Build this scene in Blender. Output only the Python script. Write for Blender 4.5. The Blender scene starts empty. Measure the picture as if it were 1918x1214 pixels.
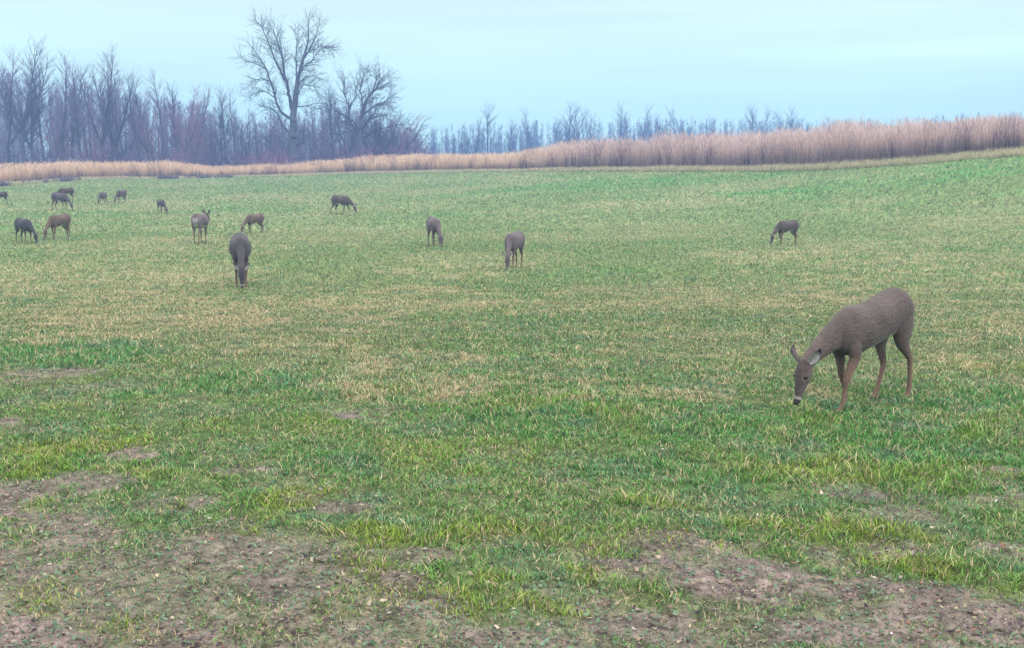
import bpy, bmesh, math, random
import numpy as np
from mathutils import Vector, Matrix

# ------------------------------------------------------------------ camera
EYE = 1.85
F = 2200.0                      # focal length in photo pixels (photo is 1918 wide)
PITCH = math.atan(289 / F)
sc = bpy.context.scene
C = sc.collection
cam_d = bpy.data.cameras.new('camera')
cam = bpy.data.objects.new('camera', cam_d)
C.objects.link(cam)
cam.location = (0, 0, EYE)
cam.rotation_euler = (math.radians(90) - PITCH, 0, 0)
cam_d.sensor_width = 36
cam_d.lens = 36 * F / 1918
cam_d.clip_start = 0.1
cam_d.clip_end = 4000
sc.camera = cam

# ------------------------------------------------------------------ sky, sun, exposure
sc.view_settings.view_transform = 'Standard'
sc.view_settings.look = 'None'
sc.view_settings.gamma = 1
sc.view_settings.use_curve_mapping = False
sc.view_settings.exposure = 0.08
sc.cycles.use_denoising = True
sc.cycles.max_bounces = 5
sc.cycles.volume_bounces = 0
sc.cycles.transparent_max_bounces = 8
w = bpy.data.worlds.new("World")
sc.world = w
w.use_nodes = True
nt = w.node_tree
N, L = nt.nodes, nt.links
bg = N['Background']
SUN_EL, SUN_AZ = math.radians(38), math.radians(150)
sky = N.new('ShaderNodeTexSky')
sky.sky_type = 'NISHITA'
sky.sun_disc = False
sky.sun_elevation = SUN_EL
sky.sun_rotation = SUN_AZ
skys = N.new('ShaderNodeVectorMath'); skys.operation = 'SCALE'; skys.inputs[3].default_value = 0.10
L.new(sky.outputs[0], skys.inputs[0])
tc = N.new('ShaderNodeTexCoord')
sx = N.new('ShaderNodeSeparateXYZ'); L.new(tc.outputs['Generated'], sx.inputs[0])
ramp = N.new('ShaderNodeValToRGB')          # overcast deck: luminance climbs from the horizon to the zenith
L.new(sx.outputs['Z'], ramp.inputs[0])
cr = ramp.color_ramp
cr.interpolation = 'LINEAR'
K = 1 / 3.7
stops = [(0.0, (0.60, 1.00, 1.04)), (0.06, (0.70, 1.03, 1.04)), (0.14, (0.84, 1.07, 1.05)),
         (0.40, (2.1, 2.15, 2.15)), (1.0, (3.5, 3.45, 3.25))]
cr.elements[0].position = 0; cr.elements[1].position = 1
for p, c in stops[1:-1]:
    cr.elements.new(p)
for e, (p, c) in zip(cr.elements, stops):
    e.position = p; e.color = (c[0] * K, c[1] * K, c[2] * K, 1)
rs = N.new('ShaderNodeVectorMath'); rs.operation = 'SCALE'; rs.inputs[3].default_value = 1 / K
L.new(ramp.outputs[0], rs.inputs[0])
mp = N.new('ShaderNodeMapping'); mp.inputs['Scale'].default_value = (2.2, 2.2, 26)
L.new(tc.outputs['Generated'], mp.inputs[0])
cn = N.new('ShaderNodeTexNoise'); cn.inputs['Scale'].default_value = 1.0; cn.inputs['Detail'].default_value = 5
L.new(mp.outputs[0], cn.inputs['Vector'])
cmr = N.new('ShaderNodeMapRange'); cmr.inputs[1].default_value = 0.35; cmr.inputs[2].default_value = 0.75
cmr.inputs[3].default_value = 0.93; cmr.inputs[4].default_value = 1.11
L.new(cn.outputs[0], cmr.inputs[0])
rc = N.new('ShaderNodeVectorMath'); rc.operation = 'SCALE'
L.new(rs.outputs[0], rc.inputs[0]); L.new(cmr.outputs[0], rc.inputs[3])
vsb = N.new('ShaderNodeVectorMath'); vsb.operation = 'SUBTRACT'      # a brighter thin cloud low at the right
cd = Vector((.375, .92, .093)).normalized(); vsb.inputs[1].default_value = cd
L.new(tc.outputs['Generated'], vsb.inputs[0])
vml = N.new('ShaderNodeVectorMath'); vml.operation = 'MULTIPLY'; vml.inputs[1].default_value = (5.0, 5.0, 110)
L.new(vsb.outputs[0], vml.inputs[0])
vln = N.new('ShaderNodeVectorMath'); vln.operation = 'LENGTH'; L.new(vml.outputs[0], vln.inputs[0])
cm2 = N.new('ShaderNodeMapRange'); cm2.interpolation_type = 'SMOOTHSTEP'; cm2.inputs[1].default_value = 0.1; cm2.inputs[2].default_value = 1.3
cm2.inputs[3].default_value = 0.13; cm2.inputs[4].default_value = 0.0
L.new(vln.outputs['Value'], cm2.inputs[0])
csum = N.new('ShaderNodeMath'); csum.operation = 'ADD'; L.new(cmr.outputs[0], csum.inputs[0]); L.new(cm2.outputs[0], csum.inputs[1])
L.new(csum.outputs[0], rc.inputs[3])
mx = N.new('ShaderNodeMix'); mx.data_type = 'RGBA'; mx.inputs[0].default_value = 0.90
L.new(skys.outputs[0], mx.inputs[6]); L.new(rc.outputs[0], mx.inputs[7])
L.new(mx.outputs[2], bg.inputs[0])
bg.inputs[1].default_value = 1.0

sl = bpy.data.lights.new('sun', 'SUN')
sl.energy = 1.4
sl.angle = math.radians(14)
sl.color = (1.0, 0.95, 0.9)
sun = bpy.data.objects.new('sun', sl)
C.objects.link(sun)
sd = Vector((math.sin(SUN_AZ) * math.cos(SUN_EL), math.cos(SUN_AZ) * math.cos(SUN_EL), math.sin(SUN_EL)))
sun.rotation_euler = sd.to_track_quat('Z', 'Y').to_euler()

# ------------------------------------------------------------------ helpers
rng = np.random.default_rng(7)


def _hash(ix, iy, seed):
    h = (ix.astype(np.int64) * 374761393 + iy.astype(np.int64) * 668265263 + seed * 974634777) & 0xFFFFFFFF
    h = ((h ^ (h >> 13)) * 1274126177) & 0xFFFFFFFF
    h = h ^ (h >> 16)
    return (h & 0xFFFF) / 65535.0


def vnoise(x, y, seed=0):
    x = np.asarray(x, float); y = np.asarray(y, float)
    ix = np.floor(x); iy = np.floor(y)
    fx = x - ix; fy = y - iy
    fx = fx * fx * (3 - 2 * fx); fy = fy * fy * (3 - 2 * fy)
    a = _hash(ix, iy, seed); b = _hash(ix + 1, iy, seed)
    c = _hash(ix, iy + 1, seed); d = _hash(ix + 1, iy + 1, seed)
    return (a * (1 - fx) + b * fx) * (1 - fy) + (c * (1 - fx) + d * fx) * fy


def fbm(x, y, seed=0, octv=4):
    s = 0; a = 1; t = 0
    for k in range(octv):
        s = s + a * vnoise(x * 2 ** k + 13.7 * k, y * 2 ** k - 7.1 * k, seed + k)
        t += a; a *= 0.55
    return s / t


def sstep(a, b, x):
    t = np.clip((np.asarray(x, float) - a) / (b - a), 0, 1)
    return t * t * (3 - 2 * t)


def ray(px, py):
    cx = (px - 959) / F; cy = -(py - 607) / F
    return np.array([cx, math.cos(PITCH) + cy * math.sin(PITCH), -math.sin(PITCH) + cy * math.cos(PITCH)])


def point_at(px, py, D):
    d = ray(px, py)
    k = D / math.hypot(d[0], d[1])
    return np.array([d[0] * k, d[1] * k, EYE + d[2] * k])


# far edge of the mown field: photo column, row of the foot of the tall grass, row of its top, metres away
EDGE = [(-500, 352, 312, 96), (0, 347, 310, 100), (100, 338, 306, 104), (200, 334, 302, 108), (300, 333, 303, 112), (400, 331, 312, 114),
        (500, 329, 306, 116), (620, 326, 300, 116), (700, 324, 294, 114), (850, 321, 290, 106), (960, 319, 287, 98),
        (1050, 318, 271, 92), (1100, 318, 266, 88), (1250, 318, 259, 82), (1400, 317, 248, 78), (1500, 315, 241, 74),
        (1600, 309, 233, 71), (1700, 301, 228, 68), (1800, 291, 223, 65), (1918, 280, 217, 62), (2400, 250, 196, 58)]
_eaz, _ez, _eD, _eh = [], [], [], []
for (px, fy, ty, D) in EDGE:
    p = point_at(px, fy, D); q = point_at(px, ty, D)
    _eaz.append(math.atan2(p[0], p[1])); _ez.append(p[2]); _eD.append(D); _eh.append(q[2] - p[2])


def edge(az):
    return np.interp(az, _eaz, _eD), np.interp(az, _eaz, _ez), np.interp(az, _eaz, _eh)


def height(x, y):
    x = np.asarray(x, float); y = np.asarray(y, float)
    D = np.hypot(x, y); az = np.arctan2(x, y)
    De, ze, _ = edge(az)
    front = 1 - sstep(0.7, 1.6, np.abs(az))
    base = -0.30 * sstep(9, 24, D) - 0.22 * sstep(24, 45, D)
    t = np.clip((D - 30) / (De - 30), 0, 1)
    t2 = t ** 1.7
    hill = np.clip(az - 0.12, 0, 1) * 0
    z = base * (1 - t2) + ze * t2 + hill
    back = sstep(0, 1, (D - De - 14) / 150.0)
    z = np.where(D > De, ze + back * (np.minimum(-0.3, ze) - ze), z)
    z = z + 0.10 * (fbm(x / 14, y / 14, 3, 3) - 0.5) * sstep(3, 10, D) * (1 - sstep(0.85, 1.0, D / De))
    z = z * front
    # ruts and clods of the near ground
    near = 1 - sstep(9, 16, D)
    z = z + near * (0.05 * (fbm(x / 0.9, y / 0.9, 11, 3) - 0.5) + 0.040 * (fbm(x / 0.14, y / 0.14, 21, 3) - 0.5))
    return z


def ground_at(px, py):
    d = ray(px, py)
    hl = math.hypot(d[0], d[1])
    Ds = np.geomspace(2.5, 260, 6000)
    X = d[0] / hl * Ds; Y = d[1] / hl * Ds; Z = EYE + d[2] / hl * Ds
    below = Z < height(X, Y)
    i = int(np.argmax(below)) if below.any() else len(Ds) - 1
    return np.array([X[i], Y[i], float(height(X[i], Y[i]))]), Ds[i]


def mesh_np(name, verts, faces_flat, nper, col=None, attr='tint', smooth=False):
    """verts (n,3); faces_flat flat index array with nper verts per face"""
    me = bpy.data.meshes.new(name)
    nf = len(faces_flat) // nper
    me.vertices.add(len(verts)); me.vertices.foreach_set('co', np.asarray(verts, np.float32).ravel())
    me.loops.add(nf * nper); me.loops.foreach_set('vertex_index', np.asarray(faces_flat, np.int32))
    me.polygons.add(nf)
    me.polygons.foreach_set('loop_start', np.arange(nf, dtype=np.int32) * nper)
    me.polygons.foreach_set('loop_total', np.full(nf, nper, np.int32))
    if smooth:
        me.polygons.foreach_set('use_smooth', np.ones(nf, bool))
    me.update(calc_edges=True)
    if col is not None:
        a = me.attributes.new(attr, 'FLOAT_COLOR', 'POINT')
        c4 = np.ones((len(verts), 4), np.float32); c4[:, :3] = col
        a.data.foreach_set('color', c4.ravel())
    return me


def link(name, me, m=None, parent=None):
    o = bpy.data.objects.new(name, me)
    C.objects.link(o)
    if m is not None:
        me.materials.append(m)
    if parent is not None:
        o.parent = parent
    return o


def tag(o, label=None, cat=None, group=None, kind=None):
    if label: o['label'] = label
    if cat: o['category'] = cat
    if group: o['group'] = group
    if kind: o['kind'] = kind
    return o


def mat(name, rough=0.9, spec=0.2):
    m = bpy.data.materials.new(name); m.use_nodes = True
    b = m.node_tree.nodes['Principled BSDF']
    b.inputs['Roughness'].default_value = rough
    b.inputs['Specular IOR Level'].default_value = spec
    return m, m.node_tree.nodes, m.node_tree.links, b


def attr_mat(name, scale=0, amp=0.0, rough=0.9, spec=0.2, translucent=0.0, bump=0.0, attr='tint', stretch=None, sheen=0.0):
    m, n, l, b = mat(name, rough, spec)
    a = n.new('ShaderNodeAttribute'); a.attribute_name = attr
    col = a.outputs['Color']
    if scale:
        t = n.new('ShaderNodeTexCoord'); nz = n.new('ShaderNodeTexNoise')
        nz.inputs['Scale'].default_value = scale; nz.inputs['Detail'].default_value = 6
        src = t.outputs['Object']
        if stretch:
            mm = n.new('ShaderNodeMapping'); mm.inputs['Scale'].default_value = stretch
            l.new(src, mm.inputs[0]); src = mm.outputs[0]
        l.new(src, nz.inputs['Vector'])
        mr = n.new('ShaderNodeMapRange'); mr.inputs[1].default_value = 0.25; mr.inputs[2].default_value = 0.75
        mr.inputs[3].default_value = 1 - amp; mr.inputs[4].default_value = 1 + amp
        l.new(nz.outputs[0], mr.inputs[0])
        vm = n.new('ShaderNodeVectorMath'); vm.operation = 'SCALE'
        l.new(col, vm.inputs[0]); l.new(mr.outputs[0], vm.inputs[3])
        col = vm.outputs[0]
        if bump:
            bp = n.new('ShaderNodeBump'); bp.inputs['Strength'].default_value = bump; bp.inputs['Distance'].default_value = 0.02
            l.new(nz.outputs[0], bp.inputs['Height']); l.new(bp.outputs[0], b.inputs['Normal'])
    l.new(col, b.inputs['Base Color'])
    if sheen:
        b.inputs['Sheen Weight'].default_value = sheen
        b.inputs['Sheen Roughness'].default_value = 0.6
    if translucent:
        tr = n.new('ShaderNodeBsdfTranslucent'); l.new(col, tr.inputs[0])
        ms = n.new('ShaderNodeMixShader'); ms.inputs[0].default_value = translucent
        l.new(b.outputs[0], ms.inputs[1]); l.new(tr.outputs[0], ms.inputs[2])
        l.new(ms.outputs[0], n['Material Output'].inputs[0])
    return m


# ------------------------------------------------------------------ what grows where (world coordinates)
# patches read off the photo and dropped onto the ground: (column, row, half width px, half height px, strength)
def patch_field(x, y, plist, wob=0.35):
    out = np.zeros(np.shape(x))
    wx = (fbm(np.asarray(x) / 0.4, np.asarray(y) / 0.4, 91, 4) - 0.5) * 1.5
    for (px, py, rx, ry, s) in plist:
        c, D = ground_at(px, py)
        a, _ = ground_at(px + rx, py); r1 = np.linalg.norm(a[:2] - c[:2])
        u, _ = ground_at(px, py - ry); v, _ = ground_at(px, py + ry)
        r2 = 0.5 * np.linalg.norm(u[:2] - v[:2])
        dr = c[:2] / np.linalg.norm(c[:2]); sd_ = np.array([dr[1], -dr[0]])
        ex = (x - c[0]) * sd_[0] + (y - c[1]) * sd_[1]; ey = (x - c[0]) * dr[0] + (y - c[1]) * dr[1]
        q = (ex / r1) ** 2 + (ey / r2) ** 2
        out = np.maximum(out, s * (1 - sstep(0.35, 1.5, q + wob * 4 * wx)))
    return out


SOIL = [(120, 1190, 420, 60, 1.0), (420, 1120, 300, 60, .95), (700, 1170, 160, 50, .95), (900, 1200, 150, 25, .7), (60, 940, 120, 40, .85),
        (150, 900, 110, 18, .8), (245, 852, 50, 13, 1.0), (330, 945, 90, 16, .85), (460, 880, 60, 12, .7), (690, 775, 62, 9, 1.2),
        (60, 1010, 170, 40, .75), (250, 1060, 180, 35, .75), (650, 945, 70, 14, .75), (530, 1010, 60, 18, .6), (790, 1040, 70, 14, .55), (180, 1120, 120, 40, .8),
        (1400, 1090, 190, 40, .95), (1650, 1120, 240, 45, .95), (1850, 1160, 160, 50, .9), (1250, 1180, 170, 30, .8),
        (1580, 1190, 260, 26, .85), (1600, 920, 60, 12, .7), (1680, 1030, 80, 18, .75), (1880, 1035, 60, 16, 1.0),
        (1700, 965, 70, 16, .55), (1880, 885, 40, 7, .8), (40, 705, 130, 14, .6), (15, 795, 30, 12, .9), (190, 725, 110, 10, .4),
        (560, 930, 40, 12, .6), (930, 850, 60, 10, .45), (1480, 748, 60, 8, .3), (1070, 905, 40, 8, .5), (1240, 900, 30, 6, .5)]
TAN = [(150, 520, 330, 40, .6), (330, 590, 430, 36, .85), (700, 560, 260, 30, .6), (860, 500, 150, 18, .7), (1000, 700, 160, 36, .65), (760, 680, 160, 40, .8), (540, 640, 160, 40, .75), (740, 720, 130, 22, .7),
       (1250, 560, 260, 30, .45), (1430, 480, 120, 14, .8), (1750, 500, 260, 50, .65), (1850, 600, 160, 60, .7), (1300, 640, 220, 40, .4), (1800, 420, 160, 30, .35),
       (1500, 720, 120, 22, .6), (400, 460, 260, 16, .5), (560, 370, 160, 10, .35), (1250, 380, 160, 10, .5), (1300, 735, 160, 25, .5), (220, 380, 260, 12, .3), (1640, 560, 200, 30, .4), (1780, 690, 120, 25, .45)]
LUSH = [(120, 660, 170, 22, .9), (480, 720, 240, 22, .8), (700, 745, 120, 12, .6), (1650, 830, 330, 70, .95), (1350, 880, 260, 50, .6), (1850, 750, 120, 30, .9), (1200, 800, 250, 50, .5),
        (1000, 800, 200, 30, .4), (1880, 310, 200, 18, .6), (1700, 330, 260, 14, .45), (1150, 345, 250, 12, .5), (950, 590, 200, 18, .4), (620, 860, 120, 30, .4), (1560, 740, 160, 30, .5), (100, 560, 120, 15, .3)]
GOLD = [(130, 830, 200, 30, .7), (60, 870, 80, 20, .5), (460, 960, 160, 45, .9), (560, 1060, 130, 25, .8), (900, 1090, 200, 35, .8), (800, 1000, 200, 28, .8), (1450, 1010, 200, 25, .8),
        (1650, 1000, 120, 22, .7), (1700, 1060, 120, 20, .9), (1130, 1010, 160, 30, .5), (80, 1120, 60, 40, .5), (250, 1180, 80, 25, .6), (960, 1140, 110, 25, .8), (1220, 960, 120, 22, .5),
        (1900, 690, 120, 14, .6), (1560, 880, 120, 20, .4), (100, 770, 90, 10, .4), (1090, 1160, 20, 14, .9), (650, 640, 30, 8, .4)]


def fields(x, y):
    D = np.hypot(x, y)
    n1 = fbm(x / 1.1, y / 1.1, 31, 4); n2 = fbm(x / 0.32, y / 0.32, 41, 3); n3 = fbm(x / 5.0, y / 5.0, 51, 4)
    soil = np.clip(patch_field(x, y, SOIL), 0, 1.2)
    soil = np.maximum(soil, .75 * (1 - sstep(4.7, 6.0, D + 3.4 * (n1 - .5) - 1.1 * sstep(-.1, -1.0, x) + .75)))
    thin = 1 - sstep(6.2, 8.5, D)
    soil = np.clip(soil + 0.85 * thin * sstep(0.52, 0.70, n1 * .6 + n2 * .4) + (0.45 * sstep(.62, .74, n1 * .5 + n2 * .5)) * (1 - sstep(12, 30, D)), 0, 1)
    soil = soil * (1 - (.45 + .3 * sstep(5.5, 7.5, D)) * sstep(.50, .68, n2))
    tan = np.clip(.72 * patch_field(x, y, TAN, .8) * (0.2 + 1.5 * sstep(.35, .7, n1 * .4 + n2 * .6)) + 0.34 * sstep(.42, .70, n3) * sstep(9, 14, D) + .16 * sstep(.5, .7, n2), 0, 1)
    rowd = np.sin((y * .93 + x * .37) * 2 * math.pi / .95 + 3 * fbm(x / 6, y / 6, 57, 2))     # faint drill rows, strongest on the right rise
    roww = (.25 + .75 * sstep(.08, .3, np.arctan2(x, y))) * sstep(14, 26, D)
    tan = np.clip(tan + .14 * rowd * roww, 0, 1)
    lush = np.clip(-.12 * rowd * roww + patch_field(x, y, LUSH, .5) * (.45 + .9 * n1) + .35 * sstep(.5, .75, fbm(x / 2.3, y / 2.3, 61, 3)), 0, 1)
    gold = np.clip(patch_field(x, y, GOLD, .5) * (.05 + 1.5 * sstep(.38, .62, n2)) + .5 * sstep(.55, .72, fbm(x / .7, y / .7, 71, 3)) * (1 - sstep(8, 14, D)), 0, 1)
    return soil, tan, lush, gold


G_DULL = np.array([.128, .188, .068]); G_LUSH = np.array([.060, .195, .048]); G_GOLD = np.array([.155, .235, .030]); G_TEAL = np.array([.085, .185, .115])
TANC = np.array([.46, .42, .26]); SOILC = np.array([.170, .130, .122])

# ------------------------------------------------------------------ ground sheet
azs = np.concatenate([np.linspace(-math.pi, -0.62, 46, endpoint=False), np.linspace(-0.62, -.45, 10, endpoint=False), np.linspace(-0.45, 0.45, 760, endpoint=False),
                      np.linspace(.45, .62, 10, endpoint=False), np.linspace(0.62, math.pi, 46, endpoint=False)])
Ds = np.concatenate([np.array([0.4, 1, 1.8, 2.5, 3.1]), np.geomspace(3.5, 16, 520, endpoint=False), np.geomspace(16, 130, 190, endpoint=False), np.geomspace(130, 330, 24)])
A, DD = np.meshgrid(azs, Ds)
X = DD * np.sin(A); Y = DD * np.cos(A)
Z = height(X, Y)
na, nd = len(azs), len(Ds)
soil, tan, lush, gold = fields(X.ravel(), Y.ravel())
det = fbm(X.ravel() / .06, Y.ravel() / .06, 81, 2); det2 = fbm(X.ravel() / .5, Y.ravel() / .5, 83, 3)
gcol = G_DULL * (1 - lush)[:, None] + G_LUSH * 1.1 * lush[:, None]
gcol = gcol * (1 - gold * .7)[:, None] + G_GOLD * (gold * .7)[:, None]
gcol = gcol * .85; gcol = gcol * (1 - tan * .5)[:, None] + TANC * .6 * (tan * .5)[:, None]
nearf = (1 - sstep(12, 30, DD.ravel()))[:, None]
thatch = np.array([.078, .078, .045])
gcol = gcol * (1 - .6 * nearf) + thatch * .6 * nearf
dc = SOILC * (.75 + .5 * det2)[:, None]
gcol = gcol * (1 - soil)[:, None] + dc * soil[:, None]
gcol *= (.30 + 1.4 * det)[:, None]  # random mottle; its dark spots are crevice shade put into the colour
verts = np.vstack([np.stack([X.ravel(), Y.ravel(), Z.ravel()], 1), [[0, 0, 0]]])
gcol = np.vstack([gcol, [SOILC]])
i = np.arange(nd - 1)[:, None] * na; j = np.arange(na)[None, :]; j2 = (j + 1) % na
q = np.stack([i + j, i + na + j, i + na + j2, i + j2], -1).reshape(-1)
gme = mesh_np('ground', verts, q, 4, gcol, smooth=True)
# close the centre
bmx = bmesh.new(); bmx.from_mesh(gme); bmx.verts.ensure_lookup_table()
for k in range(na):
    bmx.faces.new((bmx.verts[len(verts) - 1], bmx.verts[k], bmx.verts[(k + 1) % na]))
bmx.normal_update()
bmesh.ops.recalc_face_normals(bmx, faces=bmx.faces[:])
bmx.to_mesh(gme); bmx.free()
if gme.polygons[10].normal.z < 0:
    gme.flip_normals()

gm, n, l, b = mat('field_soil_and_thatch', .95, .1)
a = n.new('ShaderNodeAttribute'); a.attribute_name = 'tint'
g = n.new('ShaderNodeNewGeometry')
n1 = n.new('ShaderNodeTexNoise'); n1.inputs['Scale'].default_value = 45; n1.inputs['Detail'].default_value = 6; n1.inputs['Roughness'].default_value = .7
n2 = n.new('ShaderNodeTexNoise'); n2.inputs['Scale'].default_value = 4.0; n2.inputs['Detail'].default_value = 8; n2.inputs['Roughness'].default_value = .75
l.new(g.outputs['Position'], n1.inputs['Vector']); l.new(g.outputs['Position'], n2.inputs['Vector'])
m1 = n.new('ShaderNodeMapRange'); m1.inputs[1].default_value = .3; m1.inputs[2].default_value = .7; m1.inputs[3].default_value = .55; m1.inputs[4].default_value = 1.45
l.new(n1.outputs[0], m1.inputs[0])
m2 = n.new('ShaderNodeMapRange'); m2.inputs[1].default_value = .35; m2.inputs[2].default_value = .65; m2.inputs[3].default_value = .75; m2.inputs[4].default_value = 1.25
l.new(n2.outputs[0], m2.inputs[0])
mm = n.new('ShaderNodeMath'); mm.operation = 'MULTIPLY'; l.new(m1.outputs[0], mm.inputs[0]); l.new(m2.outputs[0], mm.inputs[1])
vs = n.new('ShaderNodeVectorMath'); vs.operation = 'SCALE'; l.new(a.outputs['Color'], vs.inputs[0]); l.new(mm.outputs[0], vs.inputs[3])
l.new(vs.outputs[0], b.inputs['Base Color'])
bp = n.new('ShaderNodeBump'); bp.inputs['Strength'].default_value = .8; bp.inputs['Distance'].default_value = .015
l.new(n1.outputs[0], bp.inputs['Height']); l.new(bp.outputs[0], b.inputs['Normal'])
ground = link('ground', gme, gm)
tag(ground, kind='structure')


# ------------------------------------------------------------------ grass
def scatter(n, d0, d1, azmax, power=1.0):
    """n points with areal density falling with distance"""
    u = rng.random(n)
    e = 2 - power
    D = (d0 ** e + u * (d1 ** e - d0 ** e)) ** (1 / e) if abs(e) > 1e-6 else d0 * (d1 / d0) ** u
    az = (rng.random(n) * 2 - 1) * azmax
    return D * np.sin(az), D * np.cos(az), D


def grass_patch(nb, d0, d1, power, hmin, hmax, wmin, wmax, clump, segs=2):
    x, y, D = scatter(nb, d0, d1, 0.47, power)
    if clump:
        # pull blades into tufts
        cell = clump
        cellr = cell * (.6 + .9 * rng.random(nb // 22 + 1))
        ix = rng.integers(0, nb // 22 + 1, nb)          # every tuft centre is one of the scattered points
        own = rng.random(nb) < .35
        sdx = rng.normal(0, .33, nb) * cellr[ix]; sdy = rng.normal(0, .33, nb) * cellr[ix]
        x, y = np.where(own, x, x[ix] + sdx), np.where(own, y, y[ix] + sdy)
        D = np.hypot(x, y)
    De, _, _ = edge(np.arctan2(x, y))
    soil, tan, lush, gold = fields(x, y)
    dens = (1 - soil) ** 1.3 * .96 + .04
    keep = (rng.random(nb) < dens) & (np.hypot(x, y) < De)
    x, y, D, soil, tan, lush, gold = [v[keep] for v in (x, y, D, soil, tan, lush, gold)]
    n_ = len(x)
    z = height(x, y) - 0.004
    istan = rng.random(n_) < np.clip(tan * .55 + .11, 0, .8)
    r = rng.random((n_, 1))
    mixn = fbm(x / .25, y / .25, 77, 2)
    nr = (1 - sstep(9, 14, D))[:, None]
    green = (G_DULL * (1 - nr) + np.array([.092, .208, .048]) * nr) * (1 - lush)[:, None] + G_LUSH * lush[:, None]
    gg = np.clip(gold * 1.1 + .25 * (rng.random(n_) - .5), 0, 1)[:, None]
    green = green * (1 - gg) + G_GOLD * gg
    tt = np.clip((mixn - .45) * 2.2 + .3 * (rng.random(n_) - .5), 0, 1)[:, None] * (1 - gg)
    green = green * (1 - tt) + G_TEAL * tt
    col = np.where(istan[:, None], TANC * (.55 + .95 * r) * (1 - .25 * rng.random((n_, 1)) * [0, 1, 1]), green * (.35 + 2.0 * r ** 1.9))
    hh = hmin + (hmax - hmin) * rng.random(n_) ** 1.4
    hh *= (.7 + .5 * lush + .45 * gold) * (1 - .45 * soil) * np.where(istan, 1.15, 1.0) * (.55 + 1.0 * fbm(x / .22, y / .22, 23, 2))
    ww = wmin + (wmax - wmin) * rng.random(n_)
    ww *= D / ((d0 + d1) / 2) * .5 + .5
    th = rng.random(n_) * 2 * math.pi
    ln = (.3 + 1.5 * rng.random(n_)) * hh
    dx = np.cos(th) * ln; dy = np.sin(th) * ln
    ph = th + math.pi / 2 + (rng.random(n_) - .5) * 1.5
    wx = np.cos(ph) * ww / 2; wy = np.sin(ph) * ww / 2
    base = np.stack([x, y, z], 1)
    W = np.stack([wx, wy, np.zeros(n_)], 1)
    if segs == 2:
        mid = base + np.stack([dx * .3, dy * .3, hh * .62], 1)
        tip = base + np.stack([dx, dy, hh], 1)
        V = np.stack([base - W, base + W, mid + W * .85, mid - W * .85, tip], 1)
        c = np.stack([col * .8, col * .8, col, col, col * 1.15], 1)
        f = np.array([0, 1, 2, 0, 2, 3, 3, 2, 4]); nv = 5
    else:
        tip = base + np.stack([dx, dy, hh], 1)
        V = np.stack([base - W, base + W, tip], 1)
        c = np.stack([col, col, col], 1)
        f = np.array([0, 1, 2]); nv = 3
    FF = (np.arange(n_)[:, None] * nv + f[None, :]).ravel()
    return V.reshape(-1, 3), c.reshape(-1, 3), FF


gmat = attr_mat('grass_blades', rough=.75, spec=.15, translucent=.25)
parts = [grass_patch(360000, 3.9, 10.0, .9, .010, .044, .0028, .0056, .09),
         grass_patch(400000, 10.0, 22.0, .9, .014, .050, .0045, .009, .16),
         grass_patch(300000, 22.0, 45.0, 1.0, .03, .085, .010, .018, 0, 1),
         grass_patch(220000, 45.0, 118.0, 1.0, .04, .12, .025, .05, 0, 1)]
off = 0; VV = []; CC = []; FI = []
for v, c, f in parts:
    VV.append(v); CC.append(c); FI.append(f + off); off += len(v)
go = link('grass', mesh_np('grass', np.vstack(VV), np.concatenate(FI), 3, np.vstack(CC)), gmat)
tag(go, 'short patchy green and straw coloured grass covering the field', 'grass', kind='stuff')
del VV, CC, FI, parts


# litter on the bare ground: dead leaf scraps, clover leaves, crumbs of soil
def litter():
    n_ = 140000
    x, y, D = scatter(n_, 3.9, 16, .47, 1.3)
    soil, tan, lush, gold = fields(x, y)
    keep = rng.random(n_) < (.16 + .9 * soil)
    x, y, D, soil = x[keep], y[keep], D[keep], soil[keep]; n_ = len(x)
    z = height(x, y)
    pal = np.array([[.10, .16, .10], [.13, .19, .13], [.075, .12, .07], [.24, .19, .13], [.17, .12, .09], [.36, .31, .23], [.06, .045, .05], [.24, .19, .19], [.24, .11, .08], [.42, .39, .36]])
    pr = np.array([.17, .12, .14, .13, .13, .05, .17, .07, .012, .006])
    k = rng.choice(len(pal), n_, p=pr / pr.sum())
    # kinds come in patches
    pn = fbm(x / .45, y / .45, 101, 3)
    k = np.where((pn > .55) & (rng.random(n_) < .6), rng.integers(0, 3, n_), k)
    k = np.where((pn < .42) & (rng.random(n_) < .6), rng.choice([3, 4, 6, 6, 7], n_), k)
    col = pal[k] * (.7 + .6 * rng.random((n_, 1)))
    s = .0035 + .012 * rng.random(n_) ** 2.4
    asp = .35 + .65 * rng.random(n_)
    th = rng.random(n_) * 6.283
    u = np.stack([np.cos(th), np.sin(th), (rng.random(n_) - .5) * 1.1], 1) * s[:, None]
    v = np.stack([-np.sin(th), np.cos(th), (rng.random(n_) - .5) * 1.1], 1) * (s * asp)[:, None]
    c = np.stack([x, y, z + .004 + .014 * rng.random(n_)], 1)
    lift = np.array([0, 0, 1.]) * (s * .35)[:, None]
    V = np.stack([c - u, c - v * .8, c + u + lift, c + v], 1)
    f = np.array([0, 1, 2, 0, 2, 3])
    return V.reshape(-1, 3), np.repeat(col, 4, 0), (np.arange(n_)[:, None] * 4 + f).ravel()


v, c, f = litter()
lm = attr_mat('leaf_litter', rough=.9, spec=.1, translucent=.15)
tag(link('leaf_litter', mesh_np('leaf_litter', v, f, 3, c), lm), 'scraps of dead leaves and small weeds on the bare soil', 'leaf litter', kind='stuff')


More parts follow.
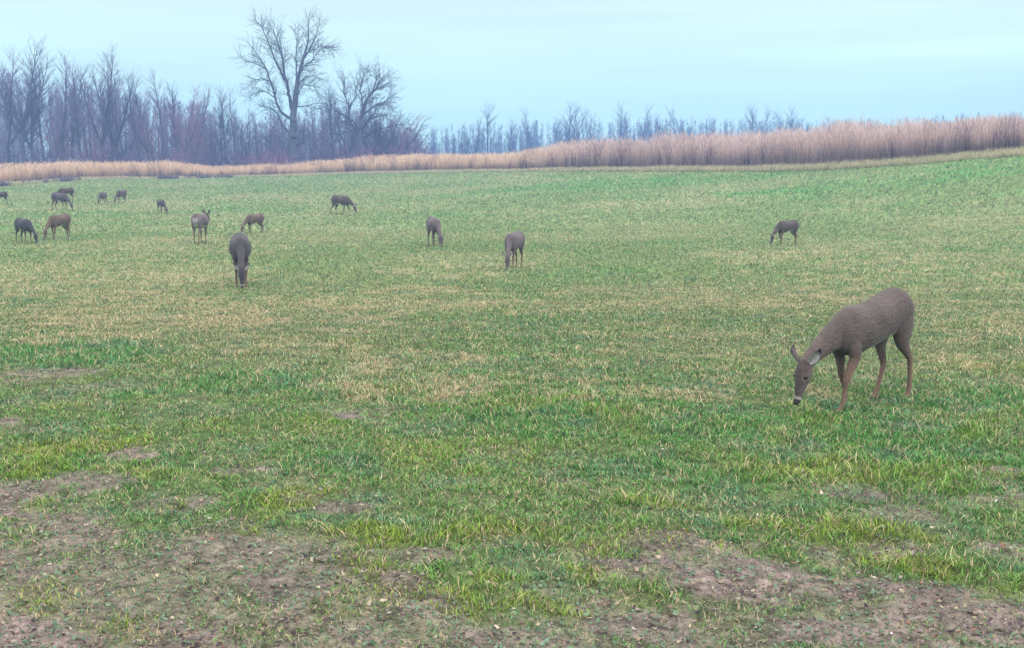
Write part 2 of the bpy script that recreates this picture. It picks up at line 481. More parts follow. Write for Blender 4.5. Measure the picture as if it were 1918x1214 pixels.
def clods():
    n_ = 60000
    x, y, D = scatter(n_, 3.9, 12, .47, 1.2)
    soil, *_ = fields(x, y)
    keep = rng.random(n_) < (.03 + .9 * soil)
    x, y = x[keep], y[keep]; n_ = len(x); z = height(x, y)
    octa = np.array([[1, 0, 0], [-1, 0, 0], [0, 1, 0], [0, -1, 0], [0, 0, 1], [0, 0, -.4]])
    s = (.003 + .011 * rng.random(n_) ** 3)[:, None, None] * (.6 + .8 * rng.random((n_, 6, 1)))
    V = octa[None] * s * [1, 1, .7]
    th = rng.random(n_) * 6.28
    cx, sn = np.cos(th)[:, None], np.sin(th)[:, None]
    V = np.stack([V[..., 0] * cx - V[..., 1] * sn, V[..., 0] * sn + V[..., 1] * cx, V[..., 2]], -1) + np.stack([x, y, z], 1)[:, None]
    f = np.array([0, 2, 4, 2, 1, 4, 1, 3, 4, 3, 0, 4, 2, 0, 5, 1, 2, 5, 3, 1, 5, 0, 3, 5])
    col = SOILC * (.6 + .9 * rng.random((n_, 1))) * (1 + .12 * (rng.random((n_, 3)) - .5))
    return V.reshape(-1, 3), np.repeat(col, 6, 0), (np.arange(n_)[:, None] * 6 + f).ravel()


v, c, f = clods()
tag(link('dirt_crumbs', mesh_np('dirt_crumbs', v, f, 3, c), attr_mat('soil_crumb', rough=.95, spec=.1)), 'loose crumbs and pebbles of soil in the bare patches', 'dirt', kind='stuff')


# ------------------------------------------------------------------ tall dry grass along the far edge
def tall_grass(nb, back, hs, w0, w1, seed, azr=(-.52, .55), start=0.0, pal=None, lean=.16, plume=True, base_dark=(.36, .32, .42)):
    r = np.random.default_rng(seed)
    az = azr[0] + (azr[1] - azr[0]) * r.random(nb)
    De, ze, eh = edge(az)
    dist = start + back * r.random(nb) ** 1.5
    dist = dist + 1.0 * (fbm(az * 60, az * 0 + 3, 5, 3) - .5)
    D = De + dist
    x = D * np.sin(az); y = D * np.cos(az); z = height(x, y) - .02
    clump = fbm(x / 1.3, y / 1.3, 7, 3); cl2 = fbm(x / 6, y / 6, 8, 2)
    h = eh * hs * (.62 + .5 * r.random(nb) ** .8) * (.72 + .56 * clump) * (.84 + .32 * cl2)
    h *= np.where(r.random(nb) < .03, 1.18, 1)
    h *= np.where(dist < 1.4, .35 + .65 * r.random(nb), 1)
    th = r.random(nb) * 6.283; ln = lean * h * (.3 + r.random(nb))
    dx, dy = np.cos(th) * ln, np.sin(th) * ln
    ww = (w0 + (w1 - w0) * r.random(nb)) * (De / 90)
    ph = (r.random(nb) - .5) * 1.6
    W = np.stack([np.cos(ph) * ww / 2, np.sin(ph) * ww / 2, 0 * ww], 1)
    base = np.stack([x, y, z], 1)
    right = sstep(-.05, .1, az)[:, None]
    bl = r.random((nb, 1))
    left_c = np.array([.64, .49, .35]) * (.65 + .7 * bl)
    right_c = np.array([.56, .44, .40]) * (.55 + .8 * bl)
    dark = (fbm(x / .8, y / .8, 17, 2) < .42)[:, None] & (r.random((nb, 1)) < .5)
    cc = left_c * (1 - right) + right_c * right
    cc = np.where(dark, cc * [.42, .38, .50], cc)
    if pal is not None:
        cc = np.array(pal) * (.6 + .8 * bl)
    mid = base + np.stack([dx * .25, dy * .25, h * .6], 1)
    tip = base + np.stack([dx, dy, h], 1)
    V = np.stack([base - W * .7, base + W * .7, mid + W, mid - W, tip], 1)
    lower = cc * list(base_dark); upper = cc * [1.1, 1.06, 1.03]  # stem feet darker: shade of the dense stand put into the colour
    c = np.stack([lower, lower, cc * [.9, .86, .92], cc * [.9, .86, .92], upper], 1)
    f = np.array([0, 1, 2, 0, 2, 3, 3, 2, 4])
    VV, CC, FF = [V.reshape(-1, 3)], [c.reshape(-1, 3)], [(np.arange(nb)[:, None] * 5 + f).ravel()]
    if plume:
        k = r.random(nb) < .55
        t0 = (mid[k] * .35 + tip[k] * .65); t1 = tip[k] + np.stack([dx[k] * .2, dy[k] * .2, h[k] * .06], 1)
        m = (t0 + t1) / 2; W2 = W[k] * 1.1
        P = np.stack([t0, m + W2, t1, m - W2], 1)
        pc = cc[k] * [1.12, 1.08, 1.08] + .02
        VV.append(P.reshape(-1, 3)); CC.append(np.repeat(pc, 4, 0))
        FF.append((np.arange(k.sum())[:, None] * 4 + np.array([0, 1, 2, 0, 2, 3])).ravel() + nb * 5)
    return np.vstack(VV), np.vstack(CC), np.concatenate(FF)


tgm = attr_mat('dry_tall_grass', rough=.85, spec=.1, translucent=.5)
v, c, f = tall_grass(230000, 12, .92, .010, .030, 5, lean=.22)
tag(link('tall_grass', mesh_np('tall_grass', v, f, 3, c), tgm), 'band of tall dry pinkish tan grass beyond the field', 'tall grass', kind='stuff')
v, c, f = tall_grass(52000, 2.6, .20, .015, .04, 9, start=-2.0, pal=(.50, .46, .30), lean=.5, plume=False, base_dark=(.8, .95, .7))
tag(link('field_margin_grass', mesh_np('field_margin_grass', v, f, 3, c), tgm), 'low pale straw grass at the foot of the tall grass', 'margin grass', kind='stuff')


v, c, f = tall_grass(9000, 3.6, .32, .02, .07, 15, azr=(-.50, -.20), start=-3.0, pal=(.16, .14, .18), lean=1.1, plume=False, base_dark=(.8, .8, .8))
keep = np.repeat(fbm(v[::5, 0] / 1.6, v[::5, 1] / 1.6, 33, 3)[:len(v) // 5] > .56, 9)
tag(link('scrub', mesh_np('scrub', v, f[keep[:len(f)]], 3, c), tgm), 'low dark scrub and dead weeds along the far left field edge', 'scrub', kind='stuff')


# ------------------------------------------------------------------ bare trees
def tubes(P0, P1, r0, r1, n):
    P0, P1 = np.asarray(P0, float), np.asarray(P1, float); r0, r1 = np.asarray(r0, float), np.asarray(r1, float)
    T = P1 - P0; T /= np.linalg.norm(T, axis=1, keepdims=True) + 1e-9
    ref = np.where(np.abs(T[:, 2:3]) > .9, [[1., 0, 0]], [[0, 0, 1.]])
    U = np.cross(T, ref); U /= np.linalg.norm(U, axis=1, keepdims=True) + 1e-9
    W = np.cross(T, U)
    a = np.arange(n) / n * 2 * math.pi
    ring = U[:, None] * np.cos(a)[None, :, None] + W[:, None] * np.sin(a)[None, :, None]
    A0 = P0[:, None] + ring * r0[:, None, None]; A1 = P1[:, None] + ring * r1[:, None, None]
    V = np.concatenate([A0, A1], 1)
    f = []
    for k in range(n):
        k2 = (k + 1) % n
        f += [k, k2, n + k2, n + k]
    return V.reshape(-1, 3), (np.arange(len(P0))[:, None] * 2 * n + np.array(f)).ravel()


class Tree:
    def __init__(s, seed):
        s.r = random.Random(seed); s.trunk = []; s.limb = []

    def path(s, p, d, length, r0, r1, nseg, wob, up, out):
        pts = [(Vector(p), r0)]
        d = Vector(d).normalized(); p = Vector(p)
        for k in range(nseg):
            d = (d + Vector((s.r.gauss(0, wob), s.r.gauss(0, wob), s.r.gauss(0, wob) + up))).normalized()
            p = p + d * (length / nseg)
            pts.append((p.copy(), r0 + (r1 - r0) * (k + 1) / nseg))
        for (a, ra), (b_, rb) in zip(pts, pts[1:]):
            out.append((a, b_, ra, rb))
        return pts

    def grow(s, pts, n, length, r, levels, spread, up, t0=.15, taper=True):
        """side branches off a path"""
        tot = len(pts) - 1
        for k in range(n):
            t = t0 + (1 - t0) * (k + s.r.random()) / n
            f = t * tot; i_ = min(int(f), tot - 1)
            a, ra = pts[i_]; b_, rb = pts[i_ + 1]
            p = a.lerp(b_, f - i_); axis = (b_ - a).normalized()
            side = Vector((s.r.gauss(0, 1), s.r.gauss(0, 1), s.r.gauss(0, 1))).cross(axis).normalized()
            sp = spread * s.r.uniform(.7, 1.3)
            d = axis * math.cos(sp) + side * math.sin(sp)
            ln = length * s.r.uniform(.6, 1.25) * (1 - .55 * t if taper else 1)
            rr = min(r, (ra * (1 - f + i_) + rb * (f - i_)) * .7)
            q = s.path(p, d, ln, rr, rr * .35, 3 if levels > 0 else 2, .07, up, s.limb)
            if levels > 0:
                s.grow(q, 5 if levels > 1 else 4, ln * .5, max(rr * .55, .009), levels - 1, spread * .95, up, .2)

    def meshes(s, name):
        out = []
        for seg, nn, nm in ((s.trunk, 8, 'trunk'), (s.limb, 3, 'crown')):
            if not seg:
                out.append(None); continue
            P0 = [tuple(a[0]) for a in seg]; P1 = [tuple(a[1]) for a in seg]
            V, f = tubes(P0, P1, [a[2] for a in seg], [a[3] for a in seg], nn)
            out.append(mesh_np(nm, V, f, 4, smooth=(nm == 'trunk')))
        return out


def bark(name, c, c2):
    m, n, l, b = mat(name, .9, .15)
    t = n.new('ShaderNodeTexCoord'); z = n.new('ShaderNodeTexNoise'); z.inputs['Scale'].default_value = 3; z.inputs['Detail'].default_value = 5
    mp_ = n.new('ShaderNodeMapping'); mp_.inputs['Scale'].default_value = (3, 3, .6)
    l.new(t.outputs['Object'], mp_.inputs[0]); l.new(mp_.outputs[0], z.inputs['Vector'])
    mx_ = n.new('ShaderNodeMix'); mx_.data_type = 'RGBA'
    mr = n.new('ShaderNodeMapRange'); mr.inputs[1].default_value = .35; mr.inputs[2].default_value = .65
    l.new(z.outputs[0], mr.inputs[0]); l.new(mr.outputs[0], mx_.inputs[0])
    mx_.inputs[6].default_value = (*c, 1); mx_.inputs[7].default_value = (*c2, 1)
    l.new(mx_.outputs[2], b.inputs['Base Color'])
    return m


bark_grey = bark('grey_bark', (.055, .058, .10), (.10, .10, .155))
twig_grey = bark('grey_twigs', (.10, .088, .19), (.17, .14, .26))
twig_pink = bark('reddish_twigs', (.19, .10, .19), (.27, .15, .25))
twig_dark = bark('dark_twigs', (.04, .042, .11), (.075, .07, .16))
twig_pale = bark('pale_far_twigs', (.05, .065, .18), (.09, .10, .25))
wood_far = bark('wood_behind_twigs', (.12, .10, .21), (.21, .165, .29))

H0 = 12.0


def proto_slender(seed, forks):
    # upright: many steep fine branches
    t = Tree(seed)
    hts = [1.0] + [t.r.uniform(.7, .95) for _ in range(forks)]
    base = t.path((0, 0, -.3), (t.r.gauss(0, .03), 0, 1), H0 * .28, .15, .12, 4, .02, .02, t.trunk)
    for k, hf in enumerate(hts):
        d = Vector((t.r.gauss(0, .12 if forks else .03) + (0 if k == 0 else t.r.choice([-.25, .25])), t.r.gauss(0, .15), 1))
        ld = t.path(base[-1][0], d, H0 * .72 * hf, .108 if k == 0 else .085, .012, 10, .028, .06, t.trunk)
        t.grow(ld, 42 if k == 0 else 30, H0 * .25, .032, 2, .56, .11, .02)
    t.grow(base, 4, H0 * .2, .03, 2, .9, .05, .4, False)
    return t


def proto_thicket(seed):
    t = Tree(seed)
    for k in range(5):
        d = Vector((t.r.gauss(0, .22), t.r.gauss(0, .22), 1))
        st = t.path((t.r.gauss(0, .03), t.r.gauss(0, .03), -.2), d, H0 * t.r.uniform(.6, .98), .07, .01, 8, .06, .05, t.trunk)
        t.grow(st, 20, H0 * .22, .028, 2, .62, .09, .08)
    return t


def proto_round(seed):
    t = Tree(seed)
    base = t.path((0, 0, -.3), (0, 0, 1), H0 * .22, .26, .2, 3, .04, .02, t.trunk)
    for k in range(7):
        a = k * 2.4 + t.r.random(); sp = t.r.uniform(.25, 1.0)
        d = Vector((math.cos(a) * math.sin(sp), math.sin(a) * math.sin(sp), math.cos(sp)))
        ld = t.path(base[-1 - (k % 2)][0], d, H0 * .72 * t.r.uniform(.8, 1.05), .12, .012, 7, .10, .05, t.trunk)
        t.grow(ld, 13, H0 * .27, .04, 2, .75, .05, .1)
    return t


def proto_bush(seed):
    t = Tree(seed)
    for k in range(26):
        a = t.r.random() * 6.28; sp = t.r.uniform(.1, 1.15)
        d = Vector((math.cos(a) * math.sin(sp), math.sin(a) * math.sin(sp), math.cos(sp)))
        st = t.path((t.r.gauss(0, .25), t.r.gauss(0, .25), -.1), d, t.r.uniform(1.7, 3.0), .025, .008, 4, .12, .05, t.limb)
        t.grow(st, 8, .9, .014, 1, .7, .04, .1)
    return t


SL = [proto_slender(s, fk).meshes('t') for s, fk in ((1, 0), (2, 1), (3, 2), (4, 0), (5, 1), (6, 1))]
TH = [proto_thicket(s).meshes('t') for s in (11, 12, 13)]
RD = [proto_round(s).meshes('t') for s in (21, 22)]
BU = [proto_bush(s).meshes('t')[1] for s in (31, 32, 33)]
_mcache = {}


def variant(me, m):
    key = (me.name, m.name)
    if key not in _mcache:
        c = me.copy(); c.materials.clear(); c.materials.append(m); _mcache[key] = c
    return _mcache[key]


def tree(name, proto, px, top, D, label, group, mtr, mtw, rz=None, wide=1.0, cat='tree'):
    g_, _z = point_at(px, top, D), 0
    z0 = float(height(g_[0], g_[1]))
    hgt = g_[2] - z0
    root = bpy.data.objects.new(name, None); C.objects.link(root)
    root.empty_display_size = .3
    root.location = (g_[0], g_[1], z0)
    s = hgt / H0
    root.scale = (s * wide, s * wide, s)
    root.rotation_euler = (0, 0, rz if rz is not None else random.random() * 6.28)
    tag(root, label, cat, group)
    o1 = bpy.data.objects.new('trunk', variant(proto[0], mtr)); C.objects.link(o1); o1.parent = root
    o2 = bpy.data.objects.new('crown', variant(proto[1], mtw)); C.objects.link(o2); o2.parent = root
    return root


random.seed(3)
ORD = ['first', 'second', 'third', 'fourth', 'fifth', 'sixth', 'seventh', 'eighth', 'ninth', 'tenth', 'eleventh', 'twelfth', 'thirteenth',
       'fourteenth', 'fifteenth', 'sixteenth', 'seventeenth', 'eighteenth', 'nineteenth', 'twentieth', 'twenty-first', 'twenty-second', 'twenty-third',
       'twenty-fourth', 'twenty-fifth', 'twenty-sixth', 'twenty-seventh', 'twenty-eighth', 'twenty-ninth', 'thirtieth', 'thirty-first', 'thirty-second']
# left wood: column, row of the top, metres away, proto, colour
WOOD = [(8, 92, 128, ('S', 4), 'g'), (34, 70, 124, ('S', 2), 'd'), (52, 120, 135, ('S', 1), 'g'), (74, 100, 126, ('S', 0), 'g'), (92, 150, 134, ('T', 0), 'p'), (108, 104, 130, ('S', 3), 'g'),
        (128, 128, 136, ('S', 4), 'd'), (144, 118, 128, ('S', 5), 'g'), (164, 140, 138, ('T', 1), 'p'), (182, 96, 124, ('S', 2), 'g'), (200, 108, 130, ('S', 0), 'g'), (212, 124, 122, ('S', 1), 'd'),
        (232, 146, 136, ('T', 2), 'g'), (254, 140, 130, ('S', 3), 'g'), (270, 150, 138, ('S', 4), 'd'), (288, 148, 132, ('T', 0), 'p'), (307, 134, 124, ('S', 0), 'g'), (328, 158, 136, ('S', 5), 'd'),
        (344, 160, 132, ('S', 2), 'p'), (362, 158, 140, ('S', 1), 'g'), (382, 188, 138, ('T', 1), 'p'), (404, 190, 136, ('T', 2), 'd'), (420, 164, 130, ('S', 5), 'd'), (438, 172, 134, ('S', 3), 'g'),
        (462, 190, 140, ('T', 0), 'd')]
WDESC = {('S', 'g'): 'slender bare grey tree', ('S', 'd'): 'dark straight bare tree', ('S', 'p'): 'bare tree with reddish twigs', ('T', 'g'): 'many-stemmed bare grey tree',
         ('T', 'd'): 'dark many-stemmed bare tree', ('T', 'p'): 'many-stemmed bare tree with reddish twigs'}
MT = {'g': (bark_grey, twig_grey), 'd': (bark_grey, twig_dark), 'p': (bark_grey, twig_pink)}
for k, (px, top, D, (ty, ix), cc) in enumerate(WOOD):
    pr = {'S': SL, 'T': TH, 'R': RD}[ty][ix]
    tree('bare_tree', pr, px, top, D, '%s, %s from the left in the left wood' % (WDESC[(ty, cc)], ORD[k]), 'bare trees of the wood on the left', *MT[cc], wide=1.25)

# low trees and thicket round the big tree, then the spreading one and the reddish ones right of it
MIDT = [(492, 185, 138, ('T', 1), 'd', 1.0, 'dark many-stemmed bare tree just left of the great bare tree'),
        (520, 205, 142, ('R', 1), 'd', 1.1, 'low dark bare tree half hidden behind the great tree trunk'),
        (590, 175, 142, ('T', 2), 'g', 1.0, 'grey many-stemmed bare tree just right of the great bare tree'),
        (622, 158, 140, ('S', 5), 'd', 1.1, 'dark forked bare tree between the great tree and the spreading tree'),
        (648, 150, 138, ('R', 1), 'd', .85, 'bare round tree just left of the wide spreading tree'),
        (700, 164, 133, ('R', 0), 'd', 1.25, 'dense dark round tree just behind the limbs of the spreading tree'),
        (716, 196, 131, ('T', 1), 'd', 1.4, 'dark many-stemmed thicket in front of the spreading tree'),
        (748, 192, 131, ('R', 0), 'd', 1.3, 'dense dark low tree forming the right shoulder of the spreading tree'),
        (735, 178, 136, ('R', 1), 'p', .9, 'reddish round bare tree close behind the spreading tree'),
        (760, 204, 134, ('T', 0), 'p', 1.2, 'low reddish bare tree sloping down right of the spreading tree'),
        (786, 238, 134, ('T', 2), 'p', 1.3, 'lowest reddish bare tree at the right end of the left wood')]
for (px, top, D, (ty, ix), cc, wd, lab) in MIDT:
    pr = {'S': SL, 'T': TH, 'R': RD}[ty][ix]
    tree('bare_tree', pr, px, top, D, lab, 'bare trees round the great tree', *MT[cc], wide=wd)

# distant hedge line seen over the tall grass, getting farther to the right
FAR = [(812, 238, 150, 'T', 0), (848, 226, 190, 'T', 1), (866, 218, 190, 'T', 2), (884, 222, 192, 'S', 2), (912, 194, 185, 'S', 0), (934, 232, 200, 'T', 0), (950, 222, 200, 'S', 1), (978, 214, 205, 'T', 1),
       (1000, 206, 205, 'S', 4), (1022, 232, 210, 'T', 2), (1040, 226, 215, 'S', 5), (1064, 192, 200, 'S', 1), (1080, 194, 200, 'S', 2), (1098, 236, 220, 'T', 0),
       (1122, 216, 215, 'T', 1), (1154, 198, 215, 'S', 3), (1176, 212, 222, 'S', 5), (1196, 200, 220, 'S', 4), (1224, 210, 226, 'T', 2), (1250, 212, 226, 'S', 1), (1284, 202, 222, 'S', 2),
       (1310, 222, 235, 'T', 0), (1330, 220, 232, 'S', 0), (1346, 226, 235, 'S', 4), (1372, 214, 230, 'T', 2), (1392, 206, 226, 'T', 1), (1414, 198, 226, 'S', 5), (1440, 202, 228, 'S', 2), (1462, 206, 228, 'T', 0),
       (1490, 196, 226, 'S', 1), (1508, 206, 226, 'T', 2), (1546, 222, 235, 'S', 3)]
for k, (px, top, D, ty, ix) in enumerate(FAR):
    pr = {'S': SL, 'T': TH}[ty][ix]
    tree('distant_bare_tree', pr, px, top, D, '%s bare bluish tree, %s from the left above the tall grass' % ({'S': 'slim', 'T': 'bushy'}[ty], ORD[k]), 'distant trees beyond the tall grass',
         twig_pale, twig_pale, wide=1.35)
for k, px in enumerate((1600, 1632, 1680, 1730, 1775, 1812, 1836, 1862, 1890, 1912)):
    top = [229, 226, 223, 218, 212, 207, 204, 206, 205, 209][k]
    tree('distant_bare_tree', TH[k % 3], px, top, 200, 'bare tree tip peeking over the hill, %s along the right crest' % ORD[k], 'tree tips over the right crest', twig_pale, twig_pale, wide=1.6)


# the great bare tree: main limbs traced, twigs grown
def traced(crop0, sc_, base, D, limbs, seed, r_twig, twig_n, twig_len, lv=2):
    """limbs: lists of (cx, cy, depth, radius) in the enlarged crop of the photo; become metres round the trunk foot"""
    t = Tree(seed)
    pb = point_at(crop0[0] + base[0] / sc_, crop0[1] + base[1] / sc_, D)
    z0 = float(height(pb[0], pb[1]))
    for li, limb in enumerate(limbs):
        pts = []
        for (cx, cy, dep, r) in limb:
            p = point_at(crop0[0] + cx / sc_, crop0[1] + cy / sc_, D)
            pts.append((Vector((p[0] - pb[0], (p[1] - pb[1]) + dep, p[2] - z0)), r * 1.2))
        # refine
        fine = []
        for (a, ra), (b_, rb) in zip(pts, pts[1:]):
            for q in range(3):
                f_ = q / 3
                pnt = a.lerp(b_, f_)
                if q: pnt += Vector((t.r.gauss(0, .05), t.r.gauss(0, .05), t.r.gauss(0, .05)))
                fine.append((pnt, ra + (rb - ra) * f_))
        fine.append(pts[-1])
        tgt = t.trunk if li == 0 else t.limb
        for (a, ra), (b_, rb) in zip(fine, fine[1:]):
            tgt.append((a, b_, ra, rb))
        if li == 0:
            up = [f for f in fine if f[0].z > 5]
            if len(up) > 2:
                t.grow(up, twig_n, twig_len, r_twig, lv, .75, .03, .1, False)
        else:
            L_ = sum((b_[0] - a[0]).length for a, b_ in zip(fine, fine[1:]))
            t.grow(fine, max(5, int(twig_n * L_ / 9)), twig_len, r_twig, lv, .8, .03, .12, False)
    return t, pb, z0


BT = [[(620, 1090, 0, .46), (615, 980, 0, .40), (614, 880, 0, .34), (622, 760, 0, .30), (640, 620, 0, .24), (650, 500, .2, .18), (690, 360, .3, .12), (725, 230, .3, .07), (730, 60, .2, .015)],
      [(615, 720, 0, .20), (604, 640, -.3, .17), (590, 560, -.5, .14), (568, 450, -.7, .11), (555, 350, -.8, .08), (520, 240, -1.0, .05), (455, 100, -1.3, .012)],
      [(604, 780, 0, .16), (540, 740, .4, .13), (495, 660, .8, .11), (470, 570, 1.0, .10), (430, 450, 1.2, .08), (370, 350, 1.5, .05), (280, 235, 1.7, .012)],
      [(592, 560, -.5, .12), (520, 400, -1.2, .09), (485, 300, -1.5, .07), (440, 190, -1.8, .04), (385, 110, -2, .012)],
      [(610, 890, 0, .14), (545, 835, .5, .10), (500, 740, 1.0, .07), (430, 700, 1.4, .04), (370, 690, 1.6, .012)],
      [(650, 560, 0, .09), (700, 490, .7, .06), (760, 480, 1.1, .035), (830, 520, 1.4, .01)],
      [(648, 500, 0, .10), (700, 430, -.8, .07), (770, 380, -1.2, .04), (850, 290, -1.6, .03), (915, 340, -1.7, .01)],
      [(692, 350, .3, .08), (740, 300, 1.0, .05), (820, 280, 1.3, .03), (900, 300, 1.5, .01)],
      [(640, 640, 0, .08), (700, 550, -.7, .05), (770, 560, -1.0, .03), (840, 640, -1.2, .01)],
      [(690, 370, .2, .08), (760, 270, -.5, .05), (800, 170, -.8, .02), (820, 110, -1, .008)],
      [(640, 480, .2, .09), (625, 360, 1.2, .06), (632, 240, 1.6, .04), (640, 120, 1.8, .01)],
      [(480, 630, .8, .07), (420, 590, .2, .04), (350, 610, -.2, .025), (290, 640, -.4, .008)],
      [(455, 520, 1.1, .06), (390, 500, .8, .035), (330, 525, .6, .02), (280, 580, .5, .008)],
      [(430, 440, 1.2, .05), (360, 400, .6, .03), (290, 380, .3, .02), (240, 350, 0, .008)],
      [(570, 440, -.7, .06), (540, 330, .2, .04), (500, 220, .6, .02), (500, 120, .9, .008)],
      [(640, 960, 0, .09), (700, 950, -.6, .05), (705, 900, -.8, .03), (670, 830, -.9, .01)],
      [(625, 700, 0, .07), (720, 690, .6, .04), (810, 670, .9, .02), (870, 690, 1, .008)]]
t_, pb, z0 = traced((380, 10), 3.679, (620, 1060), 132, BT, 77, .026, 60, 1.6)
ms = t_.meshes('great')
root = bpy.data.objects.new('great_tree', None); C.objects.link(root); root.location = (pb[0], pb[1], z0)
tag(root, 'tallest bare tree with thick forked trunk standing above the wood', 'tree')
link('trunk', ms[0], bark_grey, root); link('crown', ms[1], bark('great_tree_twigs', (.035, .042, .085), (.09, .085, .16)), root)

ST = [[(1085, 1060, 0, .32), (1080, 940, 0, .26), (1082, 850, 0, .22), (1096, 745, 0, .18), (1130, 650, 0, .12), (1190, 575, .3, .07), (1240, 480, .5, .015)],
      [(1090, 860, 0, .13), (1150, 790, -.8, .10), (1230, 760, -1.4, .06), (1310, 755, -1.8, .015)],
      [(1095, 760, 0, .11), (1180, 690, .8, .07), (1260, 650, 1.2, .04), (1320, 610, 1.4, .012)],
      [(1075, 900, 0, .14), (1010, 800, .6, .10), (1000, 700, .9, .08), (960, 600, 1.2, .05), (965, 470, 1.3, .015)],
      [(1000, 710, .9, .08), (1050, 640, .2, .05), (1060, 560, 0, .03), (1100, 450, -.3, .01)],
      [(1105, 700, 0, .09), (1090, 600, -.9, .06), (1110, 500, -1.1, .03), (1150, 430, -1.3, .01)],
      [(1150, 620, .1, .07), (1200, 520, -.6, .04), (1180, 450, -.9, .01)],
      [(1085, 930, 0, .10), (1180, 860, 1, .07), (1290, 830, 1.5, .04), (1400, 800, 1.8, .012)],
      [(1080, 880, 0, .11), (1040, 800, -1, .07), (940, 740, -1.3, .05), (880, 660, -1.6, .012)],
      [(1130, 820, -.6, .06), (1220, 700, -1.5, .04), (1300, 690, -1.8, .012)],
      [(1200, 570, .3, .05), (1260, 540, .9, .03), (1300, 490, 1.2, .01)]]
t_, pb, z0 = traced((380, 10), 3.679, (1085, 1050), 130, ST, 78, .028, 56, 1.8)
ms = t_.meshes('spread')
root = bpy.data.objects.new('spreading_tree', None); C.objects.link(root); root.location = (pb[0], pb[1], z0)
tag(root, 'wide spreading bare tree with crooked limbs, right of the great tree', 'tree')
link('trunk', ms[0], bark_grey, root); link('crown', ms[1], bark('spreading_tree_twigs', (.035, .032, .09), (.08, .065, .16)), root)

# undergrowth: bushes at the foot of the wood
BUSH = [(20, 262, 120, 'd'), (60, 258, 122, 'g'), (100, 266, 121, 'd'), (140, 262, 122, 'g'), (176, 256, 121, 'p'), (214, 262, 122, 'd'), (256, 260, 122, 'g'), (296, 262, 122, 'd'), (340, 258, 122, 'p'), (380, 262, 123, 'g'),
        (404, 266, 122, 'd'), (436, 262, 123, 'd'), (470, 268, 122, 'p'), (500, 262, 123, 'p'), (530, 268, 121, 'p'), (566, 262, 123, 'd'), (600, 256, 122, 'g'), (634, 250, 123, 'd'), (664, 252, 122, 'p'), (694, 250, 123, 'd'),
        (724, 246, 124, 'd'), (752, 250, 124, 'p'), (780, 258, 124, 'g'), (806, 266, 126, 'g')]
for k, (px, top, D, cc) in enumerate(BUSH):
    p = point_at(px, top, D); z0 = float(height(p[0], p[1])); s = (p[2] - z0) / 2.9
    m_ = {'d': twig_dark, 'g': twig_grey, 'p': twig_pink}[cc]
    o = bpy.data.objects.new('bare_bush', variant(BU[k % 3], m_)); C.objects.link(o)
    o.location = (p[0], p[1], z0); o.scale = (s * 1.35, s * 1.35, s); o.rotation_euler = (0, 0, random.random() * 6.28)
    tag(o, '%s leafless bush, %s from the left at the foot of the wood' % ({'d': 'dark', 'g': 'grey', 'p': 'reddish'}[cc], ORD[k]), 'bush', 'bushes at the foot of the wood')


# the mass of trees behind, one object
def woods(name, n_, az0px, az1px, D0, D1, topf, seed, m_, label):
    r = np.random.default_rng(seed); P0 = []; P1 = []; R0 = []; R1 = []
    for _ in range(n_):
        px = r.uniform(az0px, az1px); D = r.uniform(D0, D1)
        p = point_at(px, topf(px) + r.uniform(0, 45), D); z0 = float(height(p[0], p[1]))
        h = p[2] - z0
        if h < 1: continue
        b0 = np.array([p[0], p[1], z0 - .2]); lean = r.normal(0, .035, 2)
        pts = [b0 + np.array([lean[0] * h * t + r.normal(0, .06), lean[1] * h * t, h * t]) for t in (0, .25, .5, .75, 1)]
        rad = r.uniform(.05, .12)
        for q in range(4):
            P0.append(pts[q]); P1.append(pts[q + 1]); R0.append(rad * (1 - q * .24)); R1.append(rad * (1 - (q + 1) * .24) + .006)
        for q in range(46):
            t = r.uniform(.12, .97); a = pts[0] + (pts[4] - pts[0]) * t; th = r.uniform(0, 6.28); ln = r.uniform(.7, 2.4) * (1.15 - t)
            b1 = a + np.array([math.cos(th) * ln * .6, math.sin(th) * ln * .6, ln * r.uniform(.4, 1.1)])
            P0.append(a); P1.append(b1); R0.append(.022); R1.append(.008)
            for _q in range(4):
                c0 = a + (b1 - a) * r.uniform(.3, .95); l2 = r.uniform(.3, .9)
                P0.append(c0); P1.append(c0 + r.normal(0, .4, 3) * l2 + [0, 0, .5 * l2]); R0.append(.012); R1.append(.006)
    V, f = tubes(P0, P1, R0, R1, 3)
    tag(link(name, mesh_np(name, V, f, 4), m_), label, 'woods', kind='stuff')


WX = [-250, 0, 60, 110, 150, 185, 230, 300, 360, 420, 480, 560, 640, 730, 800]
WY = [120, 120, 130, 140, 150, 130, 165, 165, 185, 200, 205, 200, 190, 215, 255]
woods('left_woods', 560, -260, 800, 140, 175, lambda px: float(np.interp(px, WX, WY)), 5, wood_far, 'dense bare wood behind the front row of trees')
woods('distant_woods', 700, 800, 1900, 225, 270, lambda px: float(np.interp(px, [800, 900, 1000, 1100, 1300, 1560, 1700, 1900], [234, 226, 222, 218, 216, 218, 218, 200])), 6, twig_pale, 'thin line of distant bare woods behind the tall grass')


